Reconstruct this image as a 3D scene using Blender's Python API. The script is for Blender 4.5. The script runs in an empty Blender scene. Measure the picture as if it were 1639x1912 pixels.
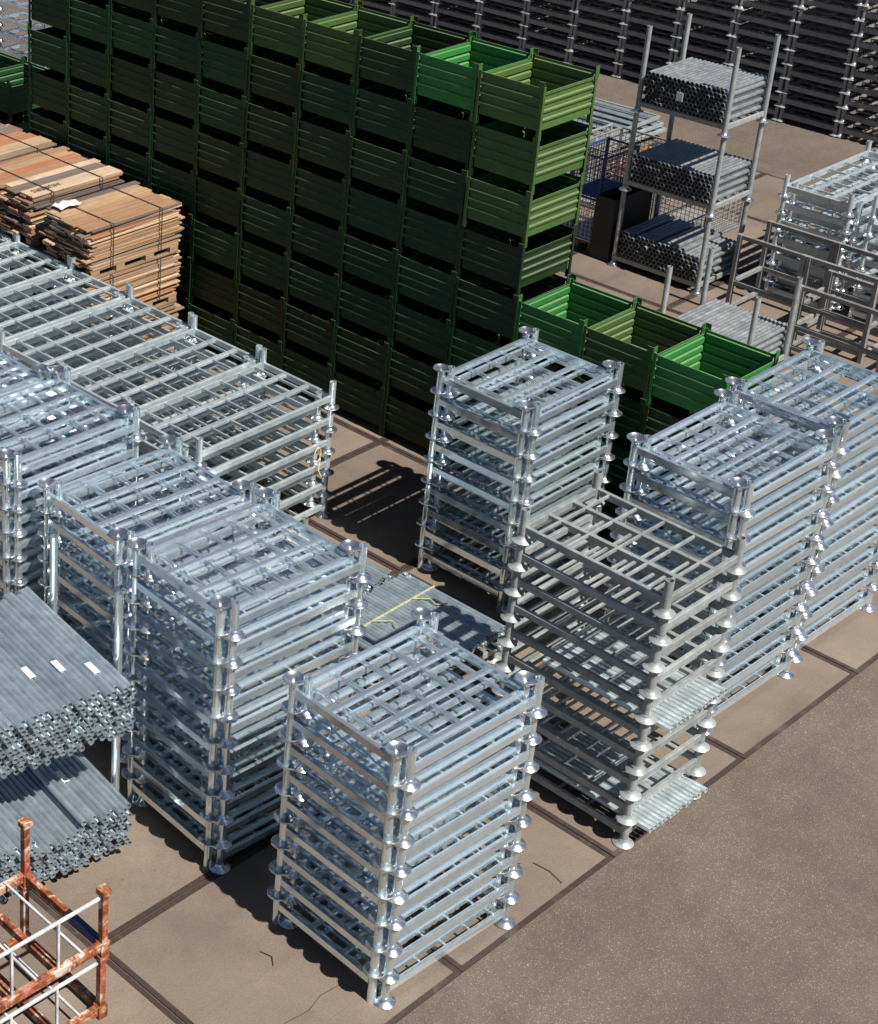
import bpy, math, random
from mathutils import Matrix, Vector, Euler
R_ = random.Random(7)
PI = math.pi
sc = bpy.context.scene
C = sc.collection

# ------------------------------------------------------------------ camera, sky, sun, exposure
cam_d = bpy.data.cameras.new("camera"); cam = bpy.data.objects.new("camera", cam_d); C.objects.link(cam)
RX = Vector((0.7684875, -0.6398618, 0.0019632))
RY = Vector((-0.2767946, -0.3351993, -0.9005699))
RZ = Vector((0.5768983, 0.6915333, -0.4347068))
m = Matrix.Identity(4)
for i in range(3):
    m[i][0] = RX[i]; m[i][1] = -RY[i]; m[i][2] = -RZ[i]
m[0][3], m[1][3], m[2][3] = -9.08818, -5.87301, 10.36932
cam.matrix_world = m
cam_d.sensor_fit = 'HORIZONTAL'; cam_d.sensor_width = 36.0
cam_d.lens = 3346.045 / 1639 * 36.0
cam_d.shift_x = (819.5 - 88.033) / 1639
cam_d.shift_y = (640.273 - 956.0) / 1639
cam_d.clip_start = 0.2; cam_d.clip_end = 500
sc.camera = cam

SUN_EL, SUN_AZ_TRAVEL = 54.0, 88.6          # light travels along +Y, grazing the faces towards -X
world = bpy.data.worlds.new("World"); sc.world = world; world.use_nodes = True
wn = world.node_tree.nodes; wl = world.node_tree.links
sky = wn.new("ShaderNodeTexSky"); sky.sky_type = 'NISHITA'; sky.sun_disc = False
sky.sun_elevation = math.radians(SUN_EL)
sun_dir = Vector((-math.cos(math.radians(SUN_AZ_TRAVEL)), -math.sin(math.radians(SUN_AZ_TRAVEL)), 0))
sky.sun_rotation = math.atan2(sun_dir.x, sun_dir.y)
sky.air_density = 0.5; sky.dust_density = 0.15; sky.ozone_density = 1.2
wl.new(sky.outputs[0], wn["Background"].inputs[0]); wn["Background"].inputs[1].default_value = 0.05
sun_d = bpy.data.lights.new("sun", 'SUN'); sun_d.energy = 5.0; sun_d.angle = math.radians(0.5); sun_d.color = (1.0, 0.95, 0.87)
sun = bpy.data.objects.new("sun", sun_d); C.objects.link(sun)
to_sun = Vector((sun_dir.x * math.cos(math.radians(SUN_EL)), sun_dir.y * math.cos(math.radians(SUN_EL)), math.sin(math.radians(SUN_EL))))
sun.rotation_euler = to_sun.to_track_quat('Z', 'Y').to_euler(); sun.location = (0, -20, 30)
sc.view_settings.view_transform = 'Standard'; sc.view_settings.look = 'None'
sc.view_settings.exposure = 0.72; sc.view_settings.gamma = 1.0
sc.view_settings.use_curve_mapping = False
sc.cycles.max_bounces = 6; sc.cycles.diffuse_bounces = 2; sc.cycles.glossy_bounces = 3

# ------------------------------------------------------------------ materials
def new_mat(name):
    mt = bpy.data.materials.new(name); mt.use_nodes = True
    nt = mt.node_tree; b = nt.nodes["Principled BSDF"]
    return mt, nt, b
def nd(nt, kind, **kw):
    n = nt.nodes.new(kind)
    for k, v in kw.items():
        if k in n.inputs: n.inputs[k].default_value = v
        else: setattr(n, k, v)
    return n
def ramp(nt, src, stops):
    r = nt.nodes.new("ShaderNodeValToRGB"); e = r.color_ramp.elements
    e[0].position, e[0].color = stops[0][0], (*stops[0][1], 1)
    e[1].position, e[1].color = stops[-1][0], (*stops[-1][1], 1)
    for p, c in stops[1:-1]:
        x = e.new(p); x.color = (*c, 1)
    nt.links.new(src, r.inputs[0]); return r.outputs[0]
def noise(nt, scale, detail=4, rough=0.55, vec=None, dist=0.0):
    n = nd(nt, "ShaderNodeTexNoise", Scale=scale, Detail=detail, Roughness=rough, Distortion=dist)
    if vec is not None: nt.links.new(vec, n.inputs["Vector"])
    return n.outputs["Fac"]
def mixc(nt, fac, a, b, mode='MIX'):
    n = nt.nodes.new("ShaderNodeMix"); n.data_type = 'RGBA'; n.blend_type = mode
    for v, i in ((fac, 0), (a, 6), (b, 7)):
        if hasattr(v, "links"): nt.links.new(v, n.inputs[i])
        elif i == 0: n.inputs[0].default_value = v
        else: n.inputs[i].default_value = (*v, 1)
    return n.outputs[2]
def mathn(nt, op, a, b=0.0):
    n = nt.nodes.new("ShaderNodeMath"); n.operation = op
    for i, v in enumerate((a, b)):
        if hasattr(v, "links"): nt.links.new(v, n.inputs[i])
        else: n.inputs[i].default_value = v
    return n.outputs[0]
def pos(nt):
    return nt.nodes.new("ShaderNodeNewGeometry").outputs["Position"]
def bump(nt, b, h, strength, dist=0.01):
    n = nd(nt, "ShaderNodeBump", Strength=strength, Distance=dist)
    nt.links.new(h, n.inputs["Height"]); nt.links.new(n.outputs[0], b.inputs["Normal"])

def galv(name, lo, hi, metallic, r0, r1, streak=(0.3, 0.32, 0.33), bmp=0.035):
    mt, nt, b = new_mat(name); p = pos(nt)
    oi = nt.nodes.new("ShaderNodeObjectInfo")
    n1 = noise(nt, 9, 5, 0.65, p); n2 = noise(nt, 55, 3, 0.6, p)
    f = mathn(nt, 'ADD', mathn(nt, 'MULTIPLY', n1, 0.75), mathn(nt, 'MULTIPLY', n2, 0.25))
    c = ramp(nt, f, [(0.33, lo), (0.66, hi)])
    v = mathn(nt, 'ADD', mathn(nt, 'MULTIPLY', oi.outputs["Random"], 0.25), 0.85)
    c = mixc(nt, 1.0, c, v, 'MULTIPLY')
    st = ramp(nt, noise(nt, 3.1, 6, 0.75, p, 0.6), [(0.60, (0, 0, 0)), (0.74, (1, 1, 1))])
    c = mixc(nt, mathn(nt, 'MULTIPLY', st, 0.45), c, streak)
    nt.links.new(c, b.inputs["Base Color"])
    b.inputs["Metallic"].default_value = metallic
    rr = nd(nt, "ShaderNodeMapRange"); nt.links.new(n1, rr.inputs[0])
    rr.inputs[1].default_value = 0.3; rr.inputs[2].default_value = 0.7
    rr.inputs[3].default_value = r0; rr.inputs[4].default_value = r1
    nt.links.new(rr.outputs[0], b.inputs["Roughness"])
    bump(nt, b, n1, bmp, 0.01)
    return mt
M = {}
M['galv'] = galv('bright_galvanised_steel', (0.70, 0.82, 0.88), (0.86, 0.95, 0.98), 0.845, 0.08, 0.19, (0.42, 0.46, 0.49))
M['wide'] = galv('blue_grey_galvanised_steel', (0.44, 0.51, 0.54), (0.64, 0.70, 0.73), 0.60, 0.26, 0.42)
M['galv_foot'] = galv('polished_zinc_foot', (0.62, 0.65, 0.68), (0.86, 0.88, 0.90), 0.95, 0.16, 0.30)
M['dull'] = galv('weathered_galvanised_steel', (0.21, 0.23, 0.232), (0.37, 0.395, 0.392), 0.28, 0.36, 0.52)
M['tube'] = galv('matt_zinc_tube', (0.34, 0.41, 0.46), (0.52, 0.60, 0.65), 0.72, 0.28, 0.42)
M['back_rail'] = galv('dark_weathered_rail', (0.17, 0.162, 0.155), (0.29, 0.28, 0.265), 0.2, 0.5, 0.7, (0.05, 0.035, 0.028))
M['post_white'] = galv('chalky_zinc_post', (0.22, 0.22, 0.22), (0.36, 0.36, 0.35), 0.3, 0.35, 0.5)
M['grey'] = galv('dark_grey_steel', (0.17, 0.168, 0.165), (0.29, 0.285, 0.275), 0.30, 0.5, 0.7, (0.12, 0.09, 0.07))
M['dark_tube'] = galv('grey_steel_tube', (0.22, 0.24, 0.26), (0.40, 0.42, 0.43), 0.6, 0.35, 0.5)

def painted(name, rust=0.25, rough=0.55, top_tint=0.5):
    """paint whose colour is the object's own colour, with worn and rusty patches"""
    mt, nt, b = new_mat(name); p = pos(nt)
    oi = nt.nodes.new("ShaderNodeObjectInfo")
    c = oi.outputs["Color"]
    n1 = noise(nt, 4.5, 6, 0.7, p)
    c = mixc(nt, mathn(nt, 'MULTIPLY', ramp(nt, n1, [(0.35, (0, 0, 0)), (0.7, (1, 1, 1))]), 0.5), c, (0.62, 0.60, 0.52), 'MULTIPLY')
    n2 = noise(nt, 14, 8, 0.75, p, 0.4)
    k = ramp(nt, n2, [(0.60, (0, 0, 0)), (0.68, (1, 1, 1))])
    c = mixc(nt, mathn(nt, 'MULTIPLY', k, rust), c, (0.10, 0.055, 0.03))
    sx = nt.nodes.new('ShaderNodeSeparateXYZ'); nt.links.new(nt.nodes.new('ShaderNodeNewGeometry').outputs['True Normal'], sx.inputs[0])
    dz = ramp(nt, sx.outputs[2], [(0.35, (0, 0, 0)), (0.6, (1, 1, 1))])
    c = mixc(nt, mathn(nt, 'MULTIPLY', mathn(nt, 'MULTIPLY', dz, mathn(nt, 'ADD', n1, 0.2)), top_tint), c, (0.24, 0.25, 0.18))  # pale grey-green mixed unevenly into the up-facing faces
    nt.links.new(c, b.inputs["Base Color"]); b.inputs["Roughness"].default_value = rough; b.inputs["Specular IOR Level"].default_value = 0.22
    bump(nt, b, n2, 0.15, 0.004)
    return mt
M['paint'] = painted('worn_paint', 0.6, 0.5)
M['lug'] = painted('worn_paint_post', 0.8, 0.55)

def rusty():
    mt, nt, b = new_mat('flaking_white_paint_on_rust'); p = pos(nt)
    n = noise(nt, 7, 8, 0.7, p, 0.8)
    c = ramp(nt, n, [(0.40, (0.08, 0.026, 0.012)), (0.49, (0.24, 0.062, 0.022)), (0.545, (0.34, 0.17, 0.09)), (0.59, (0.46, 0.43, 0.37))])
    r2 = ramp(nt, noise(nt, 2.2, 4, 0.6, p), [(0.56, (0, 0, 0)), (0.62, (1, 1, 1))])
    c = mixc(nt, mathn(nt, 'MULTIPLY', r2, 0.7), c, (0.30, 0.055, 0.025))
    nt.links.new(c, b.inputs["Base Color"]); b.inputs["Roughness"].default_value = 0.7
    bump(nt, b, n, 0.35, 0.006); return mt
M['rusty'] = rusty()

def wood():
    mt, nt, b = new_mat('sawn_board_wood')
    tc = nt.nodes.new("ShaderNodeTexCoord"); oi = nt.nodes.new("ShaderNodeObjectInfo")
    mp = nt.nodes.new("ShaderNodeMapping"); mp.inputs["Scale"].default_value = (1.2, 26, 26)
    add = nt.nodes.new("ShaderNodeVectorMath"); add.operation = 'ADD'
    nt.links.new(tc.outputs["Object"], mp.inputs[0]); nt.links.new(mp.outputs[0], add.inputs[0])
    sc_ = mathn(nt, 'MULTIPLY', oi.outputs["Random"], 37.0); nt.links.new(sc_, add.inputs[1])
    g = noise(nt, 1.0, 7, 0.7, add.outputs[0], 0.5)
    c = mixc(nt, mathn(nt, 'MULTIPLY', ramp(nt, g, [(0.35, (0, 0, 0)), (0.68, (1, 1, 1))]), 0.65), oi.outputs["Color"], (0.42, 0.33, 0.26), 'MULTIPLY')
    w = ramp(nt, noise(nt, 3.5, 5, 0.7, pos(nt)), [(0.52, (0, 0, 0)), (0.72, (1, 1, 1))])
    c = mixc(nt, mathn(nt, 'MULTIPLY', w, 0.5), c, (0.13, 0.11, 0.095))
    nt.links.new(c, b.inputs["Base Color"]); b.inputs["Roughness"].default_value = 0.8
    bump(nt, b, g, 0.3, 0.004); return mt
M['wood'] = wood()

def concrete():
    mt, nt, b = new_mat('worn_brown_concrete'); p = pos(nt)
    oi = nt.nodes.new("ShaderNodeObjectInfo")
    n1 = noise(nt, 0.9, 7, 0.65, p, 0.3); n2 = noise(nt, 60, 4, 0.7, p); n3 = noise(nt, 6, 8, 0.8, p, 0.5)
    c = ramp(nt, n1, [(0.32, (0.118, 0.092, 0.073)), (0.5, (0.155, 0.121, 0.095)), (0.7, (0.195, 0.153, 0.116))])
    c = mixc(nt, 0.55, c, ramp(nt, n2, [(0.3, (0.55, 0.53, 0.52)), (0.72, (1.25, 1.25, 1.25))]), 'MULTIPLY')
    k = ramp(nt, n3, [(0.62, (0, 0, 0)), (0.74, (1, 1, 1))])
    c = mixc(nt, mathn(nt, 'MULTIPLY', k, 0.4), c, (0.075, 0.058, 0.046))
    # pale drag marks
    mp = nt.nodes.new("ShaderNodeMapping"); mp.inputs["Scale"].default_value = (0.7, 3.4, 1); mp.inputs["Rotation"].default_value = (0, 0, 0.5)
    nt.links.new(p, mp.inputs[0])
    k2 = ramp(nt, noise(nt, 1.7, 7, 0.8, mp.outputs[0], 1.2), [(0.66, (0, 0, 0)), (0.72, (1, 1, 1))])
    c = mixc(nt, mathn(nt, 'MULTIPLY', k2, 0.35), c, (0.27, 0.215, 0.165))
    sp = nd(nt, "ShaderNodeTexVoronoi", Scale=3.2, Randomness=1.0); nt.links.new(p, sp.inputs["Vector"])
    k3 = ramp(nt, mathn(nt, 'ADD', sp.outputs["Distance"], mathn(nt, 'MULTIPLY', n3, 0.12)), [(0.085, (1, 1, 1)), (0.115, (0, 0, 0))])
    c = mixc(nt, mathn(nt, 'MULTIPLY', k3, 0.5), c, (0.06, 0.047, 0.038))
    mp2 = nt.nodes.new("ShaderNodeMapping"); mp2.inputs["Scale"].default_value = (0.25, 2.2, 1); mp2.inputs["Rotation"].default_value = (0, 0, -0.25)
    nt.links.new(p, mp2.inputs[0])
    k4 = ramp(nt, noise(nt, 1.3, 5, 0.7, mp2.outputs[0], 0.4), [(0.52, (1, 1, 1)), (0.75, (0.70, 0.69, 0.68))])
    c = mixc(nt, 0.8, c, k4, 'MULTIPLY')
    v = mathn(nt, 'ADD', mathn(nt, 'MULTIPLY', oi.outputs["Random"], 0.22), 0.89)
    c = mixc(nt, 1.0, c, v, 'MULTIPLY')
    nt.links.new(c, b.inputs["Base Color"]); b.inputs["Roughness"].default_value = 0.88
    bump(nt, b, n2, 0.35, 0.006); return mt
M['concrete'] = concrete()

def asphalt():
    mt, nt, b = new_mat('old_brown_asphalt'); p = pos(nt)
    n1 = noise(nt, 0.55, 6, 0.6, p); n2 = noise(nt, 3.2, 6, 0.7, p)
    c = ramp(nt, n1, [(0.3, (0.100, 0.080, 0.065)), (0.55, (0.118, 0.095, 0.077)), (0.75, (0.142, 0.115, 0.092))])
    c = mixc(nt, 0.5, c, ramp(nt, n2, [(0.3, (0.7, 0.68, 0.68)), (0.7, (1.2, 1.18, 1.15))]), 'MULTIPLY')
    mpt = nt.nodes.new("ShaderNodeMapping"); mpt.inputs["Scale"].default_value = (0.12, 1.5, 1); mpt.inputs["Rotation"].default_value = (0, 0, 0.12)
    nt.links.new(p, mpt.inputs[0])
    c = mixc(nt, 1.0, c, ramp(nt, noise(nt, 1.1, 5, 0.65, mpt.outputs[0], 0.5), [(0.45, (1, 1, 1)), (0.70, (0.84, 0.84, 0.85))]), 'MULTIPLY')
    oil = ramp(nt, noise(nt, 1.4, 3, 0.5, p, 0.8), [(0.70, (0, 0, 0)), (0.77, (1, 1, 1))])
    c = mixc(nt, mathn(nt, 'MULTIPLY', oil, 0.3), c, (0.045, 0.038, 0.034))
    vo = nd(nt, "ShaderNodeTexVoronoi", Scale=150.0); nt.links.new(p, vo.inputs["Vector"])
    sepr = nt.nodes.new("ShaderNodeSeparateColor"); nt.links.new(vo.outputs["Color"], sepr.inputs[0])
    st = ramp(nt, sepr.outputs[0], [(0.0, (0.62, 0.60, 0.59)), (0.5, (0.97, 0.95, 0.93)), (0.93, (1.25, 1.2, 1.15)), (0.985, (2.9, 2.8, 2.6))])
    c = mixc(nt, 0.8, c, st, 'MULTIPLY')
    nt.links.new(c, b.inputs["Base Color"]); b.inputs["Roughness"].default_value = 0.9
    bump(nt, b, vo.outputs["Distance"], 0.6, 0.008); return mt
M['asphalt'] = asphalt()

def plain(name, col, rough=0.7, metallic=0.0, var=0.25, scale=20):
    mt, nt, b = new_mat(name)
    n = noise(nt, scale, 5, 0.65, pos(nt))
    lo = tuple(x * (1 - var) for x in col); hi = tuple(min(1, x * (1 + var)) for x in col)
    nt.links.new(ramp(nt, n, [(0.3, lo), (0.7, hi)]), b.inputs["Base Color"])
    b.inputs["Roughness"].default_value = rough; b.inputs["Metallic"].default_value = metallic
    bump(nt, b, n, 0.15, 0.004); return mt
def joint():
    mt, nt, b = new_mat('rusted_joint_steel'); p = pos(nt)
    c = ramp(nt, noise(nt, 30, 5, 0.7, p), [(0.3, (0.020, 0.012, 0.010)), (0.7, (0.045, 0.028, 0.021))])
    k = ramp(nt, noise(nt, 2.6, 8, 0.75, p, 0.6), [(0.53, (0, 0, 0)), (0.68, (1, 1, 1))])
    c = mixc(nt, mathn(nt, 'MULTIPLY', k, 0.6), c, (0.115, 0.088, 0.068))
    nt.links.new(c, b.inputs["Base Color"]); b.inputs["Roughness"].default_value = 0.75; return mt
M['joint'] = joint()
M['sand'] = plain('joint_sand', (0.125, 0.10, 0.08), 0.95, 0, 0.3, 60)
M['dark'] = plain('dark_stain', (0.03, 0.022, 0.018), 0.9)
M['white'] = plain('white_plastic_film', (0.75, 0.74, 0.72), 0.4, 0, 0.08)
M['strap'] = plain('steel_band', (0.08, 0.085, 0.09), 0.45, 0.6)
M['yellow'] = plain('yellow_strap', (0.36, 0.34, 0.17), 0.6)
M['cream'] = plain('pale_rope', (0.62, 0.52, 0.36), 0.8)
M['whiterod'] = plain('white_painted_rod', (0.46, 0.47, 0.47), 0.5, 0, 0.35, 6)
M['bluepaint'] = plain('dark_blue_paint', (0.02, 0.045, 0.16), 0.45, 0, 0.35, 9)
M['blackpaint'] = plain('black_paint', (0.012, 0.012, 0.012), 0.6)
M['ink'] = plain('black_stencil_ink', (0.02, 0.017, 0.015), 0.9)
M['teal'] = plain('teal_paint', (0.02, 0.13, 0.15), 0.55)
M['twig'] = plain('dry_twig', (0.045, 0.03, 0.02), 0.9)

# ------------------------------------------------------------------ mesh building
class MB:
    def __init__(s): s.v = []; s.f = []; s.sm = []; s.mi = []; s.cur = 0
    def add(s, vs, fs, smooth=False):
        o = len(s.v); s.v += [tuple(x) for x in vs]
        s.f += [tuple(i + o for i in f) for f in fs]; s.sm += [smooth] * len(fs); s.mi += [s.cur] * len(fs); return s
    def box(s, x0, x1, y0, y1, z0, z1):
        vs = [(x, y, z) for z in (z0, z1) for y in (y0, y1) for x in (x0, x1)]
        return s.add(vs, [(0, 2, 3, 1), (4, 5, 7, 6), (0, 1, 5, 4), (2, 6, 7, 3), (0, 4, 6, 2), (1, 3, 7, 5)])
    def sweep(s, p0, p1, w, h, ch=0.004):
        """bar of width w (sideways) and height h with chamfered edges, between the centres p0 and p1"""
        p0, p1 = Vector(p0), Vector(p1); d = (p1 - p0).normalized()
        up = Vector((0, 0, 1)) if abs(d.z) < 0.9 else Vector((1, 0, 0))
        sd = d.cross(up).normalized(); up = sd.cross(d).normalized()
        a, b = w / 2, h / 2; c = min(ch, a * 0.8, b * 0.8)
        pr = [(a, -b + c), (a, b - c), (a - c, b), (-a + c, b), (-a, b - c), (-a, -b + c), (-a + c, -b), (a - c, -b)]
        vs = [q + sd * x + up * y for q in (p0, p1) for x, y in pr]
        fs = [(i, (i + 1) % 8, 8 + (i + 1) % 8, 8 + i) for i in range(8)] + [tuple(range(7, -1, -1)), tuple(range(8, 16))]
        return s.add(vs, fs)
    def lathe(s, prof, n=14, smooth=True, cx=0, cy=0, caps=True):
        vs = []; fs = []
        for r, z in prof:
            for k in range(n):
                a = 2 * PI * k / n; vs.append((cx + r * math.cos(a), cy + r * math.sin(a), z))
        for j in range(len(prof) - 1):
            for k in range(n):
                k2 = (k + 1) % n; fs.append((j * n + k, j * n + k2, (j + 1) * n + k2, (j + 1) * n + k))
        if caps:
            fs.append(tuple(range(n - 1, -1, -1))); fs.append(tuple((len(prof) - 1) * n + k for k in range(n)))
        return s.add(vs, fs, smooth)
    def tube(s, p0, p1, r, n=8, hollow=0.0, smooth=True, depth=0.05):
        p0, p1 = Vector(p0), Vector(p1); d = (p1 - p0).normalized()
        up = Vector((0, 0, 1)) if abs(d.z) < 0.9 else Vector((1, 0, 0))
        a = d.cross(up).normalized(); b = a.cross(d).normalized()
        L = (p1 - p0).length
        st = [(r, 0), (r, L)]
        if hollow: st = [(hollow, depth), (hollow, 0), (r, 0), (r, L), (hollow, L), (hollow, L - depth)]
        vs = []; fs = []
        for rr, t in st:
            for k in range(n):
                an = 2 * PI * k / n; vs.append(p0 + d * t + a * (rr * math.cos(an)) + b * (rr * math.sin(an)))
        for j in range(len(st) - 1):
            for k in range(n):
                k2 = (k + 1) % n; fs.append((j * n + k, j * n + k2, (j + 1) * n + k2, (j + 1) * n + k))
        fs.append(tuple(range(n))); fs.append(tuple((len(st) - 1) * n + k for k in range(n - 1, -1, -1)))
        return s.add(vs, fs, smooth)
    def path(s, pts, r, n=6):
        for a, b in zip(pts, pts[1:]): s.tube(a, b, r, n)
        return s
    def data(s, name, mat, sharp=0.6, mat2=None):
        me = bpy.data.meshes.new(name); me.from_pydata(s.v, [], s.f)
        me.polygons.foreach_set("use_smooth", s.sm)
        me.materials.append(mat)
        if mat2 is not None: me.materials.append(mat2); me.polygons.foreach_set("material_index", s.mi)
        me.update()
        if any(s.sm): me.set_sharp_from_angle(angle=sharp)
        return me

def link(name, data, parent=None, loc=(0, 0, 0), rot=(0, 0, 0), color=None):
    o = bpy.data.objects.new(name, data); C.objects.link(o)
    o.location = loc; o.rotation_euler = rot
    if parent is not None: o.parent = parent
    if color: o.color = (*color, 1)
    return o
def tag(o, label, cat, group=None, kind=None):
    o['label'] = label; o['category'] = cat
    if group: o['group'] = group
    if kind: o['kind'] = kind
    return o
def thing(name, label, cat, loc=(0, 0, 0), rot=(0, 0, 0), group=None, color=None):
    o = link(name, None, None, loc, rot, color); o.empty_display_size = 0.2
    return tag(o, label, cat, group)
def struct(name, data, parent=None, loc=(0, 0, 0), **k):
    o = link(name, data, parent, loc, **k)
    o['kind'] = 'structure'; return o
def copy_tree(o, parent=None):
    c = o.copy(); C.objects.link(c)
    if parent is not None: c.parent = parent
    for ch in list(KIDS.get(o.name, [])): copy_tree(ch, c)
    return c
KIDS = {}
ORD = ["top", "second", "third", "fourth", "fifth", "sixth", "seventh", "eighth", "ninth", "tenth", "eleventh", "twelfth", "thirteenth", "fourteenth"]
def nth(i): return (ORD[i] if i else "first") if i < 14 else f"{i + 1}th" if i not in (20, 21, 22) else ("21st", "22nd", "23rd")[i - 20]
def from_top(i, n): return "topmost" if i == n - 1 else ("lowest" if i == 0 else ORD[n - 1 - i])

# ------------------------------------------------------------------ the ground
g = struct('asphalt_yard', MB().add([(-60, -60, -0.014), (90, -60, -0.014), (90, 90, -0.014), (-60, 90, -0.014)], [(0, 1, 2, 3)]).data('asphalt_yard', M['asphalt']))
pv = link('concrete_pavement', MB().add([(-6, 0.0, -0.009), (18, 0.0, -0.009), (18, 16, -0.009), (-6, 16, -0.009)], [(0, 1, 2, 3)]).data('concrete_pavement', M['sand']))
pv['kind'] = 'structure'
h = 0.994
slab_me = MB().box(-h + .044, h - .044, -h + .044, h - .044, -0.05, 0.0).data('slab', M['concrete'])
fb = MB()
fb.box(-h, h, -h, -h + .047, -0.05, 0.003); fb.box(-h, h, h - .047, h, -0.05, 0.003)
fb.box(-h, -h + .047, -h + .047, h - .047, -0.05, 0.003); fb.box(h - .047, h, -h + .047, h - .047, -0.05, 0.003)
rim_me = fb.data('edge_frame', M['joint'])
for i in range(-3, 9):
    for j in range(0, 8):
        x, y = 2 * i + 1, 2 * j + 1
        s = link('slab', slab_me, pv, (x, y, R_.uniform(-.002, .002)))
        link('edge_frame', rim_me, s)

# ------------------------------------------------------------------ stacking pallets
TUBE_R, FOOT_R, PITCH, PH = 0.036, 0.089, 0.258, 0.31
FOOT = [(0.013, 0.075), (0.015, 0.042), (0.030, 0.028), (0.050, 0.021), (0.070, 0.010), (0.083, 0.0), (FOOT_R, 0.003), (FOOT_R + .001, 0.009), (0.085, 0.013), (0.066, 0.023), (0.049, 0.035), (0.041, 0.056)]
def foot_mb(mb, cx=0, cy=0, n=16): return mb.lathe(FOOT, n, True, cx, cy)
def post_mb(mb, top, cx=0, cy=0, n=12, z0=0.05):
    return mb.lathe([(TUBE_R, z0), (TUBE_R, top), (TUBE_R - .005, top), (TUBE_R - .005, top - .07)], n, True, cx, cy)

class Pallet:
    def __init__(s, L, B, ph, mat, footmat, bars=2, rods=(-.80, -.42, .0, .40, .80), bar_w=0.044, rail=(0.036, 0.068)):
        s.L, s.B, s.ph = L, B, ph; hx, hy = L / 2, B / 2; s.mat = mat
        rw, rh = rail; zc = 0.12; s.parts = []
        lr = MB().sweep((-hx + .03, 0, 0), (hx - .03, 0, 0), rw, rh).data('long_rail', mat)
        er = MB().sweep((0, -hy + .03, 0), (0, hy - .03, 0), rw, rh).data('end_rail', mat)
        cb = MB().sweep((-hx + .017, 0, 0), (hx - .017, 0, 0), bar_w, 0.038).data('crossbar', mat)
        rd = MB().sweep((0, -hy + .017, 0), (0, hy - .017, 0), 0.020, 0.032, .003).data('rod', mat)
        post = post_mb(MB(), ph).data('post', mat); foot = foot_mb(MB()).data('foot', footmat)
        for y in (-hy, hy): s.parts.append(('long_rail', lr, (0, y, zc), None))
        for x in (-hx, hx): s.parts.append(('end_rail', er, (x, 0, zc), None))
        for k in range(bars):
            y = -hy + B * (k + 1) / (bars + 1); s.parts.append(('crossbar', cb, (0, y, zc + .006), None))
        for r in rods: s.parts.append(('rod', rd, (r * hx, 0, zc + .0115), None))
        for y in (-hy, hy):
            for x in (-hx, hx): s.parts.append(('post', post, (x, y, 0), foot))
        s.merged = None; s.lodmat = None
        s.rods, s.bars, s.bar_w, s.rail, s.footmat = rods, bars, bar_w, rail, footmat
    def lod(s):
        if s.merged is None:
            mb = MB(); hx, hy = s.L / 2, s.B / 2; zc = .12; rw, rh = s.rail
            for y in (-hy, hy): mb.sweep((-hx, y, zc), (hx, y, zc), rw, rh)
            for x in (-hx, hx): mb.sweep((x, -hy, zc), (x, hy, zc), rw, rh - .004)
            for k in range(s.bars):
                y = -hy + s.B * (k + 1) / (s.bars + 1); mb.sweep((-hx, y, zc + .006), (hx, y, zc + .006), s.bar_w, .038)
            for r in s.rods: mb.sweep((r * hx, -hy, zc + .0115), (r * hx, hy, zc + .0115), .024, .032)
            mb.cur = 1
            for y in (-hy, hy):
                for x in (-hx, hx): post_mb(mb, s.ph, x, y, 8); foot_mb(mb, x, y, 10)
            s.merged = mb.data('stacking_pallet', s.lodmat or s.mat, .6, s.footmat)
        return s.merged
    def put(s, name, label, x, y, z, rz, up=True, group=None, full=True, cat='pallet', jit=0.006):
        """x, y = footprint centre; z = lowest point when upright, highest point when inverted"""
        x += R_.uniform(-jit, jit); y += R_.uniform(-jit, jit); rz += R_.uniform(-jit, jit)
        rot = (0, 0, rz) if up else (PI, 0, rz)
        if full:
            t = thing(name, label, cat, (x, y, z), rot, group)
            for nm, me, loc, sub in s.parts:
                p = link(nm, me, t, loc)
                if sub is not None: link('foot', sub, p)
        else:
            t = tag(link(name, s.lod(), None, (x, y, z), rot), label, cat, group)
        return t

P = Pallet(1.377, 1.028, PH, M['galv'], M['galv_foot'])
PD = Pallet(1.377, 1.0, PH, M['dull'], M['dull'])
W = Pallet(1.98, 1.03, PH, M['wide'], M['galv_foot'], rods=(-.80, -.52, -.24, .04, .32, .60, .86), bar_w=.06)
def corner(x0, y0, th, L, B):
    return (x0 + math.cos(th) * L / 2 - math.sin(th) * B / 2, y0 + math.sin(th) * L / 2 + math.cos(th) * B / 2)
def twin_stack(x0, y0, th, n, where, group, full_from=0, dx=.080, dy=-.062):
    cx, cy = corner(x0, y0, th, P.L, P.B)
    ux, uy = math.cos(th), math.sin(th)
    bx, by = cx + dx * ux - dy * uy, cy + dx * uy + dy * ux
    for i in range(n):
        P.put('stacking_pallet', f"upside-down galvanised pallet, {from_top(i, n)} disc-up one in {where}", cx, cy, (i + 1) * PITCH + .052, th, False, group, i >= full_from)
        P.put('stacking_pallet', f"upright galvanised pallet, {from_top(i, n)} feet-down one in {where}", bx, by, i * PITCH, th, True, group, i >= full_from)

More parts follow.
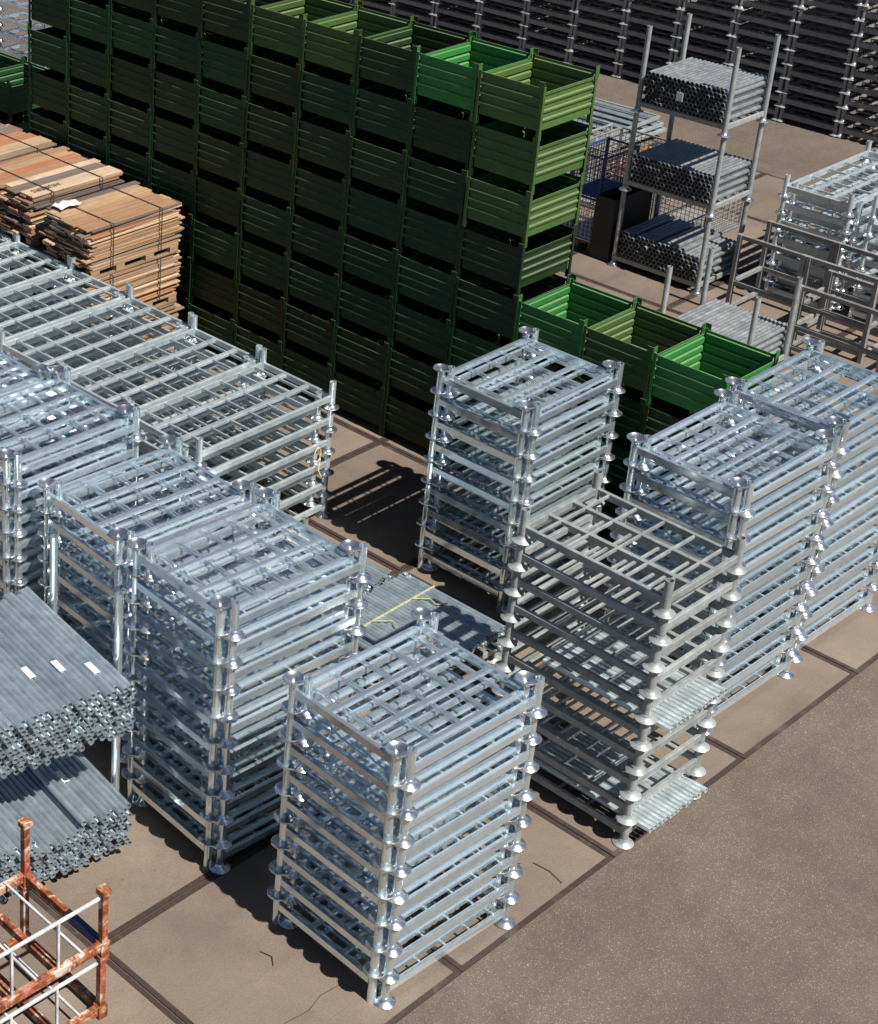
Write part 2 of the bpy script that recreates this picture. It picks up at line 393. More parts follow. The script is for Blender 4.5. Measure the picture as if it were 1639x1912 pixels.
twin_stack(-0.76, 0.27, -0.045, 9, "the frontmost stack, nearest the asphalt corner", "pallets in the frontmost stack")
twin_stack(-0.706, 2.09, -0.065, 10, "the tall stack right behind the frontmost one", "pallets in the second stack")
twin_stack(-0.36, 3.64, -0.069, 9, "the stack between tube rack and second stack", "pallets in the third stack", 4)
twin_stack(-0.53, 4.95, -0.03, 10, "the left-edge stack beside the wide pallets", "pallets in the left edge stack", 4)
twin_stack(-0.60, 6.10, -0.03, 10, "the cut-off stack behind the left-edge stack", "pallets in the far left stack", 7)
twin_stack(4.21, 2.88, 0.0, 9, "the lone middle stack before the green crates", "pallets in the middle stack")
twin_stack(4.00, 0.55, -0.02, 10, "the right stack next to the dull one", "pallets in the right stack")
twin_stack(5.69, 0.60, -0.01, 10, "the rearmost stack along the asphalt edge", "pallets in the rear right stack")
# the dull stack turned by a quarter: long side along Y
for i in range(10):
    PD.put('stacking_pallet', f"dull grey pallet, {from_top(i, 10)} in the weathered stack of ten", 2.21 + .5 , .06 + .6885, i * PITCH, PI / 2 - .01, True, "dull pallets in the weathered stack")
# the row of wide pallets
WP = .27
WN = ["the nearest", "the second nearest", "the third nearest", "the fourth nearest", "the fifth nearest", "the farthest"]
for k in range(6):
    y0 = 5.30 + 1.113 * k; x0 = 2.235 + .025 * k
    cx, cy = x0 + W.L / 2, y0 + W.B / 2
    for i in range(6):
        full = k == 0 or i >= 4
        W.put('wide_pallet', f"wide galvanised pallet, {from_top(i, 6)} outer one of {WN[k]} wide stack", cx, cy, i * WP, .0, True, "wide pallets in the left row", full)
    for i in range(1, 6):
        full = k == 0 or i >= 4
        W.put('wide_pallet', f"wide galvanised pallet, {from_top(i - 1, 5)} inner one of {WN[k]} wide stack", cx - .10, cy + .10, i * WP - .132, .0, True, "wide pallets in the left row", full)

# ------------------------------------------------------------------ tubes
def tube_me(name, L, r, mat, n=12): return MB().tube((0, -L / 2, 0), (0, L / 2, 0), r, n, r * .78, True, .14).data(name, mat)
TB_R = 0.0265
def hexrows(width, rows, r, jx=.0, drop=None):
    out = []
    n = int(width / (2 * r))
    for j in range(rows):
        for i in range(n - (j % 2)):
            out.append((i * 2 * r + r + (r if j % 2 else 0) + R_.uniform(-jx, jx), r + j * r * 1.74, j, i))
    return out
# rack of scaffold tubes at the left edge: two tiers of long-posted pallets
ET = -0.15
E1 = Pallet(1.377, 1.0, 1.235, M['galv'], M['galv_foot'])
ecx, ecy = -1.0 - .6885 * math.cos(ET) - .5 * math.sin(ET) , 2.92 - .6885 * math.sin(ET) + .5 * math.cos(ET)
for i, nm in enumerate(("lower", "upper")):
    E1.put('post_pallet', f"long-posted galvanised pallet carrying the {nm} tube pile at the left edge", ecx, ecy, i * 1.17, ET, True, "long-posted pallets under the tube piles", True, jit=0)
tme = [tube_me('steel_tube', L, TB_R, M['tube']) for L in (1.50, 1.56, 1.62)]
stuff = MB()
eu = Vector((math.cos(ET), math.sin(ET), 0)); ev = Vector((-math.sin(ET), math.cos(ET), 0)); eo = Vector((ecx, ecy, 0))
for tier, rows, z0, yoff in ((1, 10, 1.17 + .165, .07), (0, 9, .165, .08)):
    gname = "tubes in the upper pile" if tier else "tubes in the lower pile"
    lab = "grey scaffold tube in the upper pile of the rack at the left edge" if tier else "grey scaffold tube in the lower pile of the rack at the left edge"
    full = hexrows(1.31, rows, TB_R, .0006)
    nmax = max(i for _, _, j, i in full)
    for x, z, j, i in full:
        if tier == 0 and j >= rows - 2 and 6 < i < 15: continue
        if x < .12: vis = False
        else: vis = (j >= 3 or x > .55) if tier else j >= rows - 3
        k = R_.randrange(3); L = (1.5, 1.56, 1.62)[k]
        if tier == 0: yj = R_.gauss(0, .015)
        else: yj = R_.gauss(0, .004)
        c = eo + eu * (x - .655) + ev * (yj - yoff) + Vector((0, 0, z0 + z))
        if vis:
            o = link('steel_tube', tme[k], None, c, (0, 0, ET)); tag(o, f"grey scaffold tube, {nth(nmax - i)} from the right in the {nth(rows - 1 - j)} row down of the {'upper' if tier else 'lower'} pile", 'steel tube', gname)
        else:
            stuff.tube(c - ev * L / 2, c + ev * L / 2, TB_R, 8, TB_R * .78, True, .08)
st = link('steel_tubes', stuff.data('steel_tubes', M['tube'])); tag(st, "buried grey scaffold tubes filling the lower pile at the left edge", 'steel tubes', kind='stuff')
lab_me = MB().sweep((0, -.075, 0), (0, .075, 0), .055, .006, .002).data('paper_label', M['white'])
for k, (a, b, zz) in enumerate(((.42, -.46, 1), (.20, -.30, 1), (-.05, -.25, 1), (.30, -.28, 0), (-.4, -.2, 0))):
    top = (1.17 + .165 + 10 * TB_R * 1.74 + .012) if zz else (.165 + 9 * TB_R * 1.74 + .012)
    c = eo + eu * a + ev * (b - .07 * zz) + Vector((0, 0, top))
    tag(link('paper_label', lab_me, None, c, (0, 0, ET)), ["white label on the upper tubes nearest their right end", "middle white label on the upper tube pile", "white label on the upper tubes by the left picture edge", "white label on the lower tubes, right of the rusty post", "white label on the lower tubes behind the rusty post"][k], 'label')

# flat load with yellow strap between the stacks
PD.put('stacking_pallet', "dull pallet under the strapped sheets of tube between the stacks", 2.80, 2.90, 0, 0.0, True, "dull pallets under loads", True)
b = thing('tube_bundle', "flat bundle of grey tubes under a yellow strap between the stacks", 'tube bundle', (2.80, 2.90, .165), (0, 0, .01))
pm = MB().tube((0, -.62, 0), (0, .62, 0), .024, 8, .019, True, .08).data('tube', M['tube'])
for j in range(7):
    for i in range(26 - j % 2):
        if j < 5 and 0 < i < 24: continue
        link('tube', pm, b, (-.625 + i * .05 + (.025 if j % 2 else 0), R_.gauss(0, .012), .025 + j * .043))
link('strap', MB().box(-.66, .66, .248, .258, .300, .316).box(-.66, -.648, .248, .258, .0, .300).box(.648, .66, .248, .258, .0, .300).data('strap', M['yellow']), b)
link('strap_tail', MB().path([(.3, .25, .318), (.42, .12, .33), (.40, .02, .322), (.5, -.05, .33)], .006).data('strap_tail', M['yellow']), b)
link('strap_tail', MB().path([(-.3, .25, .318), (-.16, .10, .34), (-.24, -.05, .33), (-.02, -.20, .322)], .006).data('strap_tail', M['yellow']), b)

PD.put('stacking_pallet', "dull pallet holding short tubes behind the second stack", 2.90, 4.15, 0.18, PI / 2, True, "dull pallets under loads", True)
b2 = thing('tube_bundle', "short grey tube ends piled on a pallet behind the second stack", 'tube bundle', (2.90, 4.15, .345))
pm2 = MB().tube((0, -.55, 0), (0, .55, 0), .024, 8, .018, True, .08).data('tube', M['tube'])
for j in range(3):
    for i in range(17):
        link('tube', pm2, b2, (-.42 + i * .05 + (.025 if j % 2 else 0), R_.gauss(-.02, .02), .025 + j * .043))
sk = MB()
for yy in (-.5, 0, .5): sk.box(-.45, .45, yy - .05, yy + .05, 0.0, .18)
tag(link('timber_bearers', sk.data('timber_bearers', M['wood']), None, (2.90, 4.15, 0.0), color=(.3, .22, .15)), "timber bearers under the tube pallet behind the second stack", 'timber bearers')
# tube layers inside the weathered stack
pm3 = MB().tube((0, -.62, 0), (0, .62, 0), .027, 8, .021, True, .08).data('tube', M['wide'])
for z, lab in ((.165, "lower layer of pale tubes poking from the weathered pallet stack"), (4 * PITCH + .165 + .01, "upper layer of pale tubes poking from the weathered pallet stack")):
    b = thing('tube_bundle', lab, 'tube bundle', (2.71, .51, z), group="tube layers in the weathered stack")
    for i in range(15):
        link('tube', pm3, b, (-.40 + i * .0575, R_.gauss(0, .008) , .028))

# ------------------------------------------------------------------ right-hand tube rack (three tiers) and low rack
HP = Pallet(.97, 1.36, 1.235, M['dull'], M['galv_foot'], bars=2)
HPX, HPY = 13.26, 6.70
hs = MB()
for i, nm in enumerate(("lowest", "middle", "topmost")):
    HP.put('post_pallet', f"tall-posted grey pallet, {nm} tier of the dark tube tower", HPX, HPY, i * 1.17, 0.0, True, "tiers of the tube tower", True, jit=.012)
    z0 = i * 1.17 + .165; rows = (7, 7, 8)[i]
    for x, z, j, n_ in hexrows(1.30, rows, .033, .001):
        if i == 0 and j == rows - 1 and (n_ < 4 or n_ % 5 == 0): continue
        xo = R_.gauss(0, .008)
        y = HPY - .65 + x
        hs.tube((HPX - .53 + xo, y, z0 + z), (HPX + .53 + xo, y, z0 + z), .0327, 9, .0285, True, .50)
tag(link('steel_tubes', hs.data('steel_tubes', M['dark_tube'])), "three tiers of grey tubes lying with dark ends in the tall rack", 'steel tubes', kind='stuff')
tag(link('paper_label', MB().box(-.006, 0, -.05, .05, -.06, .06).data('paper_label', M['white']), None, (HPX - .545, 6.72, 2.33 + .40)), "white paper tag on the tube ends of the topmost tier", 'label')

LP = Pallet(.97, 1.25, 1.235, M['dull'], M['dull'])
LPX, LPY = 11.15, 4.66
LP.put('post_pallet', "low grey pallet with bare posts behind the short green crates", LPX, LPY, 0, 0.0, True, None, True)
b = thing('tube_bundle', "pile of grey and rust tinted tubes behind the short green crates", 'tube bundle', (LPX, LPY, .165))
lt = MB().tube((-.58, 0, 0), (.58, 0, 0), .029, 8, .023, True, .1).data('tube', M['dark_tube'])
for x, z, j, n_ in hexrows(1.16, 7, .029, .001):
    if j < 6 and 1 < n_ < 17 and j > 0: continue
    link('tube', lt, b, (R_.gauss(0, .012), -.58 + x, z))

# ------------------------------------------------------------------ green crates
CR_X, CR_Y, CR_P = .90, .785, .597
def panel_data(name, length, top, bot, axis):
    """corrugated sheet standing in the plane axis=0, outer side towards negative axis"""
    mb = MB(); hh = top - bot
    prof = [(0, bot), (0, bot + .10 * hh)]
    for k in (.27, .5, .73):
        z = bot + k * hh
        prof += [(0, z - .024), (-.020, z - .012), (-.020, z + .008), (0, z + .018)]
    prof += [(0, top - .034), (-.018, top - .030), (-.018, top)]
    t = .004
    pts = prof + [(x + t + .004, z) for x, z in reversed(prof)]
    n = len(pts); vs = []
    for s in (-length / 2, length / 2):
        for o, z in pts: vs.append((o, s, z) if axis == 'x' else (s, o, z))
    fs = []
    for i in range(n):
        j = (i + 1) % n; fs.append((i, j, n + j, n + i) if axis == 'x' else (j, i, n + i, n + j))
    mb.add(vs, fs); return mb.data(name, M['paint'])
pl_x = panel_data('side_panel', CR_Y - .03, .572, .105, 'x')
pl_y = panel_data('end_panel', CR_X - .03, .525, .105, 'y')
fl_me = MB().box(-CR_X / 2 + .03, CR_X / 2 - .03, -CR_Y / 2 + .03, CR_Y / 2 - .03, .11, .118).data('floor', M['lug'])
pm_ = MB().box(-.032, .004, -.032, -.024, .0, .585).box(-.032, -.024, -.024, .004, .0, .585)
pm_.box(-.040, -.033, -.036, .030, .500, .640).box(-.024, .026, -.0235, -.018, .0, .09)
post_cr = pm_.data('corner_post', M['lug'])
lug_me = MB().tube((-.045, 0, .60), (-.030, 0, .60), .016, 8).data('pin', M['lug'])
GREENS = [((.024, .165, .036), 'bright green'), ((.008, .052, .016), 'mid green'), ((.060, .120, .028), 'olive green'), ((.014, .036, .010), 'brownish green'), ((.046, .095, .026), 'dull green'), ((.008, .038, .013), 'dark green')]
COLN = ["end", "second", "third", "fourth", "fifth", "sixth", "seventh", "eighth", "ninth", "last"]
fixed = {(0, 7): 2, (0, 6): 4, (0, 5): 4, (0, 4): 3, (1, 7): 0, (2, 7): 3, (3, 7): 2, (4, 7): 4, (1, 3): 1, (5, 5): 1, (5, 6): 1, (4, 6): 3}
def crate(x, y, z, ci, label, group):
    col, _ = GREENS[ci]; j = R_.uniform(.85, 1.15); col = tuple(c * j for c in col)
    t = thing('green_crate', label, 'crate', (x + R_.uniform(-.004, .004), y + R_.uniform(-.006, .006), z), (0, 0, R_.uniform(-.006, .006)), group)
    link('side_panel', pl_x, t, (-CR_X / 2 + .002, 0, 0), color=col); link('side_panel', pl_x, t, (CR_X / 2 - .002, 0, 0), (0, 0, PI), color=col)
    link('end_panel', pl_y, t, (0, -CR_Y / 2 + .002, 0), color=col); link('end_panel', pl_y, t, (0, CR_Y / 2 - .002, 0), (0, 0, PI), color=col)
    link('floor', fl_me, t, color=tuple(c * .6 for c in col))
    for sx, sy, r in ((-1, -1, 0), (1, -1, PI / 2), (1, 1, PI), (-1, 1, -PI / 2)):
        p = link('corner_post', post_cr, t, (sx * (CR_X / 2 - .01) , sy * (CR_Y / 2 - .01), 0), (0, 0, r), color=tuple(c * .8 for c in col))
CX0 = 6.13 + CR_X / 2
for c in range(10):
    for l in range(8):
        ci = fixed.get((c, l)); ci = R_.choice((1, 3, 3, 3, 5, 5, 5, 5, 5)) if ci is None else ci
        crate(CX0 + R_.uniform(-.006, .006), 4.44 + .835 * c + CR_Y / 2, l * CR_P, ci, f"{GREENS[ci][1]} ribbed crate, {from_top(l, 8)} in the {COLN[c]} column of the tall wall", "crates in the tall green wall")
for c in range(3):
    for l in range(4):
        ci = {(0, 3): 0, (1, 3): 4, (2, 3): 0}.get((c, l), R_.choice((1, 3, 5)))
        nm = ["next to the tall wall", "in the middle", "farthest from the tall wall"][c]
        crate(CX0 + .02, 4.44 - .835 * (c + 1) + CR_Y / 2, l * CR_P, ci, f"{GREENS[ci][1]} ribbed crate, {from_top(l, 4)} of the short column {nm}", "crates in the short green columns")
for c in range(2):
    for l in range(4):
        ci = 1 if l == 3 else 5
        crate(7.05 + CR_X / 2 * .2, 13.9 + .835 * c + CR_Y / 2, l * CR_P - .25 * 0, ci, f"{GREENS[ci][1]} crate, {from_top(l, 4)} of the {'nearer' if c == 0 else 'farther'} short column beyond the tall wall", "crates beyond the tall wall")

# ------------------------------------------------------------------ board bundles
WOODC = [(.48, .335, .21), (.40, .255, .14), (.52, .40, .28), (.31, .18, .10), (.38, .165, .08), (.21, .15, .115), (.13, .10, .085)]
BL = 1.52
def board_me(w, t): return MB().sweep((-BL / 2, 0, 0), (BL / 2, 0, 0), w, t, .003).data('board', M['wood'])
boards = {w: board_me(w, .022) for w in (.11, .14, .19, .26)}
def wood_pallet(x, y, z, label, ln=1.5, wd=.92):
    t = thing('wooden_pallet', label, 'wooden pallet', (x, y, z), group="wooden pallets under the boards")
    db = MB().box(-ln / 2, ln / 2, -.05, .05, 0, .02).data('deck_board', M['wood']); bl = MB().box(-.07, .07, -.05, .05, 0, .08).data('block', M['wood'])
    for yy in (-wd / 2 + .05, 0, wd / 2 - .05):
        link('bottom_board', db, t, (0, yy, 0), color=(.26, .17, .11))
        for xx in (-ln / 2 + .08, -.25, .25, ln / 2 - .08): link('block', bl, t, (xx, yy, .021), color=(.34, .22, .13))
    for k in range(5): link('deck_board', db, t, (0, -wd / 2 + .05 + k * (wd - .1) / 4, .102), color=(.30, .20, .13))
def bundle(x, y, z, layers, wd, label, pale, stencil=False):
    t = thing('board_bundle', label, 'board bundle', (x, y, z), (0, 0, R_.uniform(-.012, .012)), group="strapped board bundles")
    for j in range(layers):
        yy = -wd / 2 + R_.uniform(0, .03)
        while yy < wd / 2 - .10:
            w = R_.choice((.11, .14, .14, .19, .26));
            if yy + w > wd / 2 + .04: w = .11
            col = R_.choice(WOODC[:4] if R_.random() < pale else WOODC[3:]); k = R_.uniform(.8, 1.15)
            if stencil and j == layers - 1 and yy < -wd / 2 + .2: w, col, k = .26, WOODC[2], .95
            link('board', boards[w], t, (R_.gauss(0, .045), yy + w / 2 + (R_.uniform(-.03, .01) if yy < -wd / 2 + .04 else 0), .012 + j * .0245 + R_.uniform(-.001, .001)), (R_.uniform(-.014, .014), R_.uniform(-.005, .005), R_.uniform(-.02, .02)), color=tuple(c * k for c in col))
            yy += w + .004
    H = layers * .0245 + .008
    for sx in (-.42, .40):
        link('strap', MB().box(sx - .008, sx + .008, -wd / 2 - .04, wd / 2 + .06, H, H + .004).box(sx - .008, sx + .008, -wd / 2 - .044, -wd / 2 - .04, 0, H).data('strap', M['strap']), t)
    return t, H
WX = 5.10
for lv in range(3):
    z = lv * .70
    wood_pallet(WX, 9.86, z, f"wooden pallet under the {('lowest', 'middle', 'top')[lv]} bundle of the front board stack")
    bundle(WX, 9.86, z + .124, 23, .92, f"{('lowest', 'middle', 'top')[lv]} orange board bundle of the front stack by the green wall", .75)
zz = 3 * .70
for k, (y, top) in enumerate(((11.15, 2.25), (12.55, 2.30), (13.95, 2.30))):
    for lv in range(3):
        z = lv * .73
        if lv < 2 and k: continue
        wood_pallet(WX + (.0 if k == 0 else .1), y, z if k == 0 else 1.46, f"wooden pallet under the {('lowest', 'middle', 'top')[lv]} bundle of the {('second', 'third', 'fourth')[k]} board stack", wd=1.15)
        bundle(WX + (.0 if k == 0 else .1), y, (z if k == 0 else 1.46) + .124, 24 - k, 1.22, f"{('lowest', 'middle', 'top')[lv]} grey brown board bundle of the {('second', 'third', 'fourth')[k]} stack from the front", .35, k == 0 and lv == 2)
    if k:
        bs = MB().box(-.7, .7, -.5, .5, 0, 1.46)
        tag(link('boxed_timber', MB().box(-.72, .72, -.52, .52, 0, .70).box(-.72, .72, -.52, .52, .74, 1.455).data('boxed_timber', M['wood']), None, (WX + .1, y, 0), color=(.30, .2, .13)), f"lower timber block under the {('third', 'fourth')[k - 1]} board stack", 'timber block')
# stencilled word, read from the far side
fc = bpy.data.curves.new('stencil_text', 'FONT'); fc.body = "HUBERS"; fc.size = .13; fc.extrude = .0005; fc.materials.append(M['ink'])
fo_ = bpy.data.objects.new('stencil_text', fc); fme = bpy.data.meshes.new_from_object(fo_); bpy.data.objects.remove(fo_)
ft = link('stencil_text', fme, None, (4.92, 10.72, 2.186), (0, 0, PI)); tag(ft, "black stencilled word on a board of the second stack", 'lettering')
fm = MB()
for i in range(6):
    for j in range(4): fm.v.append((i * .07 + R_.uniform(-.02, .02), j * .07 + R_.uniform(-.02, .02), R_.uniform(0, .035) + .01)); 
fm.f = [(j + i * 4, j + 1 + i * 4, j + 1 + (i + 1) * 4, j + (i + 1) * 4) for i in range(5) for j in range(3)]; fm.sm = [True] * len(fm.f); fm.mi = [0] * len(fm.f)
fo = link('plastic_film', fm.data('plastic_film', M['white']), None, (4.42, 10.05, 2.105)); fo.modifiers.new('thick', 'SOLIDIFY').thickness = .006
tag(fo, "scrap of white plastic film on the front board stack", 'plastic film')

# ------------------------------------------------------------------ rusty frame at lower left
def rusty_pallet(x, y, z, label, upper):
    t = thing('rusty_frame', label, 'steel frame', (x, y, z), (0, 0, -.02), group="rusty frames at the lower left")
    L, Bw, ph = 1.25, .92, .60
    pm = MB().sweep((0, 0, 0), (0, 0, ph), .055, .055).data('post', M['rusty']); cap = MB().sweep((0, 0, ph - .035), (0, 0, ph + .012), .085, .085).data('post_cap', M['rusty'])
    foot = MB().sweep((0, 0, .0), (0, 0, .115), .075, .085).data('foot', M['rusty'])
    for px in (0, -L):
        for py in (0, Bw):
            p = link('post', pm, t, (px, py, 0)); link('post_cap', cap, p); link('foot', foot, p)
    xr = MB().sweep((-L + .03, 0, 0), (-.03, 0, 0), .05, .075).data('long_rail', M['rusty'])
    for py in (0, Bw): link('long_rail', xr, t, (0, py, .075))
    yr = MB().sweep((0, .03, 0), (0, Bw - .03, 0), .05, .07).data('end_rail', M['rusty'])
    for px in (0, -.42, -.84, -L): link('end_rail' if px in (0, -L) else 'crossbar', yr, t, (px, 0, .073))
    rod = MB().sweep((0, 0, 0), (0, Bw, 0), .02, .02).data('white_rod', M['whiterod'])
    for px in (-.20, -.62): link('white_rod', rod, t, (px, 0, .118))
    link('top_rail', MB().sweep((-L, 0, 0), (-.02, 0, 0), .024, .024).data('top_rail', M['whiterod']), t, (0, 0, ph - .06))
    v = MB().sweep((0, 0, .1), (0, 0, ph - .06), .022, .022).data('upright', M['whiterod'])
    for px in (-.42, -.84): link('upright', v, t, (px, 0, 0))
    if upper: link('blue_sleeve', MB().sweep((0, .05, 0), (0, .36, 0), .056, .076).data('blue_sleeve', M['bluepaint']), t, (0, 0, .073))
rusty_pallet(-2.43, 1.47, 0.0, "rusty frame on the ground, lower of two at bottom left", False)
rusty_pallet(-2.42, 1.47, .615, "rusty frame with flaking white paint, upper of two at bottom left", True)

# ------------------------------------------------------------------ far right: long pallets, cage frames
F = Pallet(2.2, .93, PH, M['wide'], M['galv_foot'], rods=(-.8, -.4, 0, .4, .8), rail=(.036, .085))
for i in range(7):
    F.put('long_pallet', f"long galvanised pallet, {from_top(i, 7)} outer one of the far right stack", 13.46 + 1.1, 4.42 + .465, i * .25, .0, True, "long pallets in the far right stack")
    if i < 6: F.put('long_pallet', f"long galvanised pallet, {from_top(i, 6)} inner one of the far right stack", 13.60 + 1.1, 4.36 + .465, i * .25 + .117, .0, True, "long pallets in the far right stack", i > 2)
    F.put('long_pallet', f"long galvanised pallet, {from_top(i, 7)} of the stack at the right edge", 13.62 + 1.1, 3.25 + .465, i * .25, .0, True, "long pallets at the right edge", i > 2)
def cage(x, y, L, Bw, hgt, label, rot=0.0):
    t = thing('cage_frame', label, 'steel frame', (x, y, 0), (0, 0, rot), group="grey cage frames")
    pm = MB().sweep((0, 0, 0), (0, 0, hgt), .06, .06).data('post', M['grey'])
    xr = MB().sweep((.03, 0, 0), (L - .03, 0, 0), .045, .06).data('rail', M['grey']); yr = MB().sweep((0, .03, 0), (0, Bw - .03, 0), .045, .06).data('rail', M['grey'])
    for px in (0, L):
        for py in (0, Bw): link('post', pm, t, (px, py, 0))
        for zz_ in (.12, hgt * .42, hgt - .03): link('rail', yr, t, (px, 0, zz_))
    for py in (0, Bw):
        for zz_ in (.12, hgt * .42): link('rail', xr, t, (0, py, zz_))
    pt = MB().box(0, L, 0, Bw, 0, .01)
cage(12.45, 4.42, .75, .93, 1.20, "dark grey cage frame between low tube rack and far stack")
cage(12.45, 3.42, .75, .93, 1.20, "dark grey cage frame at the right edge beside the bare posts")
cage(11.95, 2.95, .75, 1.2, 1.0, "low dark grey frame behind the rear right pallet stack")

# ------------------------------------------------------------------ clutter behind the tube tower
def mesh_cage(x, y, z, L, Bw, hh, frame_m, wire_m, label, name='mesh_crate', cat='mesh crate', sp=.07):
    t = thing(name, label, cat, (x, y, z))
    fr = MB()
    for px in (0, L):
        for py in (0, Bw): fr.sweep((px, py, 0), (px, py, hh), .035, .035)
    for zz_ in (.03, hh - .02):
        fr.sweep((0, 0, zz_), (L, 0, zz_), .03, .03); fr.sweep((0, Bw, zz_), (L, Bw, zz_), .03, .03)
        fr.sweep((0, 0, zz_), (0, Bw, zz_), .028, .028); fr.sweep((L, 0, zz_), (L, Bw, zz_), .028, .028)
    link('frame', fr.data('frame', frame_m), t)
    for axis in ('end_mesh', 'side_mesh'):
        w = MB()
        k = 1
        if axis == 'end_mesh':
            while k * sp < L: w.sweep((k * sp, 0, .03), (k * sp, 0, hh - .02), .008, .008, .002); k += 1
            k = 1
            while k * sp < hh: w.sweep((0, 0, k * sp), (L, 0, k * sp), .007, .007, .002); k += 1
        else:
            while k * sp < Bw: w.sweep((0, k * sp, .03), (0, k * sp, hh - .02), .008, .008, .002); k += 1
            k = 1
            while k * sp < hh: w.sweep((0, 0, k * sp), (0, Bw, k * sp), .007, .007, .002); k += 1
        a = link(axis, w.data(axis, wire_m), t)
        link(axis, a.data, t, (0, Bw, 0) if axis == 'end_mesh' else (L, 0, 0))
    link('floor', MB().box(.02, L - .02, .02, Bw - .02, .05, .07).data('floor', frame_m), t)
    return t
t = thing('black_box', "tall black box filling the dark gap between the blue crate and the tube tower", 'steel bin', (12.74, 7.46, 0))  # black box added to fill the dark gap beside the tube tower
for nm, bx in (('side_wall', (0, .95, 0, .012, .08, .98)), ('side_wall', (0, .95, .318, .33, .08, .98)), ('end_wall', (0, .012, .013, .317, .08, .97)), ('end_wall', (.938, .95, .013, .317, .08, .97)), ('floor', (.013, .937, .013, .317, .08, .09))):
    link(nm, MB().box(*bx).data(nm, M['blackpaint']), t)
for px in (.02, .90):
    link('skid', MB().box(px, px + .04, 0, .33, 0, .079).data('skid', M['blackpaint']), t)
wood_pallet(13.35, 8.14, 0, "worn wooden pallet under the pale mesh crate", .9, .6)
mesh_cage(12.9, 7.86, .125, .9, .56, .62, M['whiterod'], M['tube'], "pale wire mesh crate beside the green wall's end")
mesh_cage(12.95, 7.88, .76, .85, .52, .70, M['bluepaint'], M['bluepaint'], "dark blue mesh crate stacked on the pale one")
mesh_cage(14.4, 8.3, 0, 1.2, 1.0, 1.0, M['grey'], M['grey'], "dark wire mesh container behind the tube tower")
mesh_cage(14.4, 9.5, 0, 1.2, 1.0, 1.0, M['dull'], M['grey'], "grey wire mesh container behind the dark one", sp=.09)
mesh_cage(14.5, 7.0, 0, 1.0, .9, .8, M['grey'], M['grey'], "low dark mesh container hidden behind the tube tower")
for k in range(4):
    fr = MB(); z = .02 + k * .09
    t = thing('slatted_rack', f"grey slatted steel rack, {from_top(k, 4)} in the pile before the rack wall", 'steel rack', (16.3 + R_.uniform(-.08, .08), 10.2 + R_.uniform(-.08, .08), z), (0, 0, R_.uniform(-.04, .04)), group="slatted racks in a pile")
    link('frame', MB().sweep((0, 0, .03), (2.0, 0, .03), .05, .06).sweep((0, 1.5, .03), (2.0, 1.5, .03), .05, .06).sweep((0, 0, .03), (0, 1.5, .03), .05, .055).sweep((2, 0, .03), (2, 1.5, .03), .05, .055).data('frame', M['dull']), t)
    for q in range(7): link('slat', MB().sweep((.12 + q * .29, .02, .045), (.12 + q * .29, 1.48, .045), .16, .02).data('slat', M['tube']), t)
for k in range(2):
    t = thing('orange_frame', f"rusty orange steel frame, {('lower', 'upper')[k]} of two behind the tube tower", 'steel frame', (15.9 + .03 * k, 8.75, .0 + k * .14), (0, 0, .1), group="orange frames behind the tube tower")
    link('long_rail', MB().sweep((0, 0, .06), (1.2, 0, .06), .06, .08).data('long_rail', M['rusty']), t); link('long_rail', MB().sweep((0, .8, .06), (1.2, .8, .06), .06, .08).data('long_rail', M['rusty']), t)
    link('end_rail', MB().sweep((0, 0, .06), (0, .8, .06), .06, .075).data('end_rail', M['rusty']), t); link('end_rail', MB().sweep((1.2, 0, .06), (1.2, .8, .06), .06, .075).data('end_rail', M['rusty']), t)

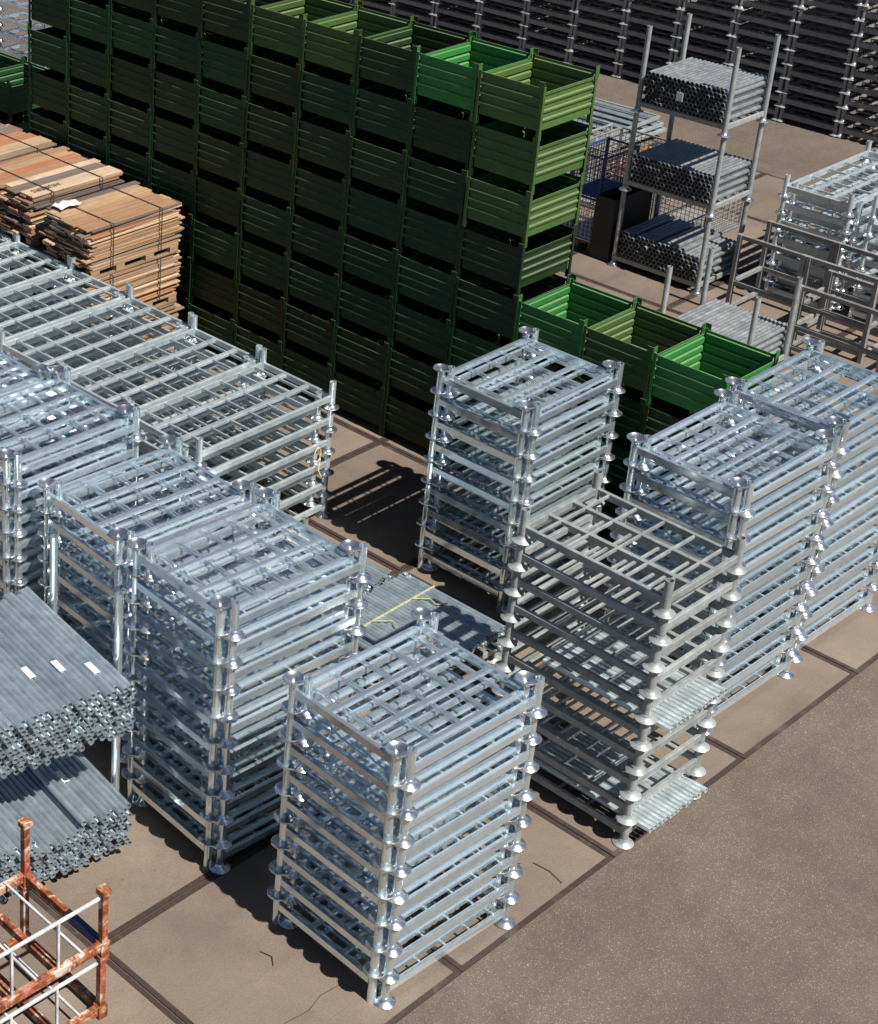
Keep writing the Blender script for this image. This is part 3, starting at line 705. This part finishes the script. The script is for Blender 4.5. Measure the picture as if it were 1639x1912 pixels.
# ------------------------------------------------------------------ the long wall of stacked pallets at the back
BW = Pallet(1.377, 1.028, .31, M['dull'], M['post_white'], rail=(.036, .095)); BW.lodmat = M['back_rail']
mb = MB()
pitch_y = 1.12
for c in range(11):
    y = 7.10 + 1.12 * c + .05
    for l in range(14):
        if l > 12 - c * .55 + 1: continue
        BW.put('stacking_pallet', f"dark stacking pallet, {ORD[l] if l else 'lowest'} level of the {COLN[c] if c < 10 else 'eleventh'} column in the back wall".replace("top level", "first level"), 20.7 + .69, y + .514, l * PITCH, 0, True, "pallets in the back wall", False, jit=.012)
for c in range(-1, 21):
    for row in range(3):
        if row == 0 and c < 11: continue
        for l in range(15):
            if row and l > 11 and c > 6: continue
            base = len(mb.v); src = BW.lod()
            ox, oy, oz = 20.7 + .69 + 1.5 * row + R_.uniform(-.01, .01), 7.15 + 1.12 * c + .514, l * PITCH
            hx, hy = BW.L / 2, BW.B / 2; mb.cur = 0
            for yy in (-hy, hy): mb.sweep((ox - hx, oy + yy, oz + .12), (ox + hx, oy + yy, oz + .12), .036, .095)
            for xx in (-hx, -hx / 3, hx / 3, hx): mb.sweep((ox + xx, oy - hy, oz + .12), (ox + xx, oy + hy, oz + .12), .036, .065)
            mb.cur = 1
            if row < 2:
                for yy in (-hy, hy):
                    mb.tube((ox - hx, oy + yy, oz), (ox - hx, oy + yy, oz + .3), .036, 6)
                    mb.lathe([(.089, oz), (.089, oz + .01), (.04, oz + .06)], 8, True, ox - hx, oy + yy)
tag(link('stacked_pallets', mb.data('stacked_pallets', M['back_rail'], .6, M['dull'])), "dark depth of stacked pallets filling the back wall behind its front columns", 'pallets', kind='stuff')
# stack seen at the top left corner, beyond the green wall
for i in range(13):
    P.put('stacking_pallet', f"bright galvanised pallet, {from_top(i, 13)} of the stack in the top left corner", 8.75, 15.35, i * PITCH, 0.05, True, "pallets in the top left corner", i > 5)

tie = [(4.0 + .05 * math.cos(a), 5.25, .86 + .09 * math.sin(a)) for a in [i * PI / 5 for i in range(11)]]
tag(link('cable_tie', MB().path(tie, .006, 5).path([(4.05, 5.25, .8), (4.0, 5.22, .68), (4.03, 5.2, .6)], .006, 5).data('cable_tie', M['cream'])), "pale strap loop hanging on the nearest wide pallet stack", 'strap')
# ------------------------------------------------------------------ small litter
def twig(pts, label, r=.0035):
    tag(link('twig', MB().path(pts, r, 5).data('twig', M['twig'])), label, 'twig', "twigs on the slabs")
twig([(1.02, .60, .008), (1.18, .55, .008), (1.33, .46, .008)], "straight dark twig on the slab beside the frontmost stack")
twig([(1.42, .40, .008), (1.44, .25, .008), (1.40, .10, .008)], "dark twig near the asphalt edge right of the frontmost stack")
twig([(-1.05, 1.15, .008), (-1.02, 1.05, .012), (-1.08, .98, .008)], "bent twig on the slab before the frontmost stack's shadow")
twig([(5.45, 6.55, .006), (5.52, 6.42, .006)], "small twig on the slab near the crossing joints")
twig([(9.3, 4.9, .01), (9.25, 5.2, .06), (9.3, 5.45, .02)], "thin dry stalk on the ground behind the short crates")
cr = [(-1.62, .42), (-1.44, .53), (-1.20, .50), (-1.02, .545), (-.79, .52)]
cm = MB()
for (a, b), (c, d) in zip(cr, cr[1:]): cm.add([(a, b - .003, .0035), (c, d - .002, .0035), (c, d + .003, .0035), (a, b + .003, .0035)], [(0, 1, 2, 3)])
struct('crack', cm.data('crack', M['dark']), pv)
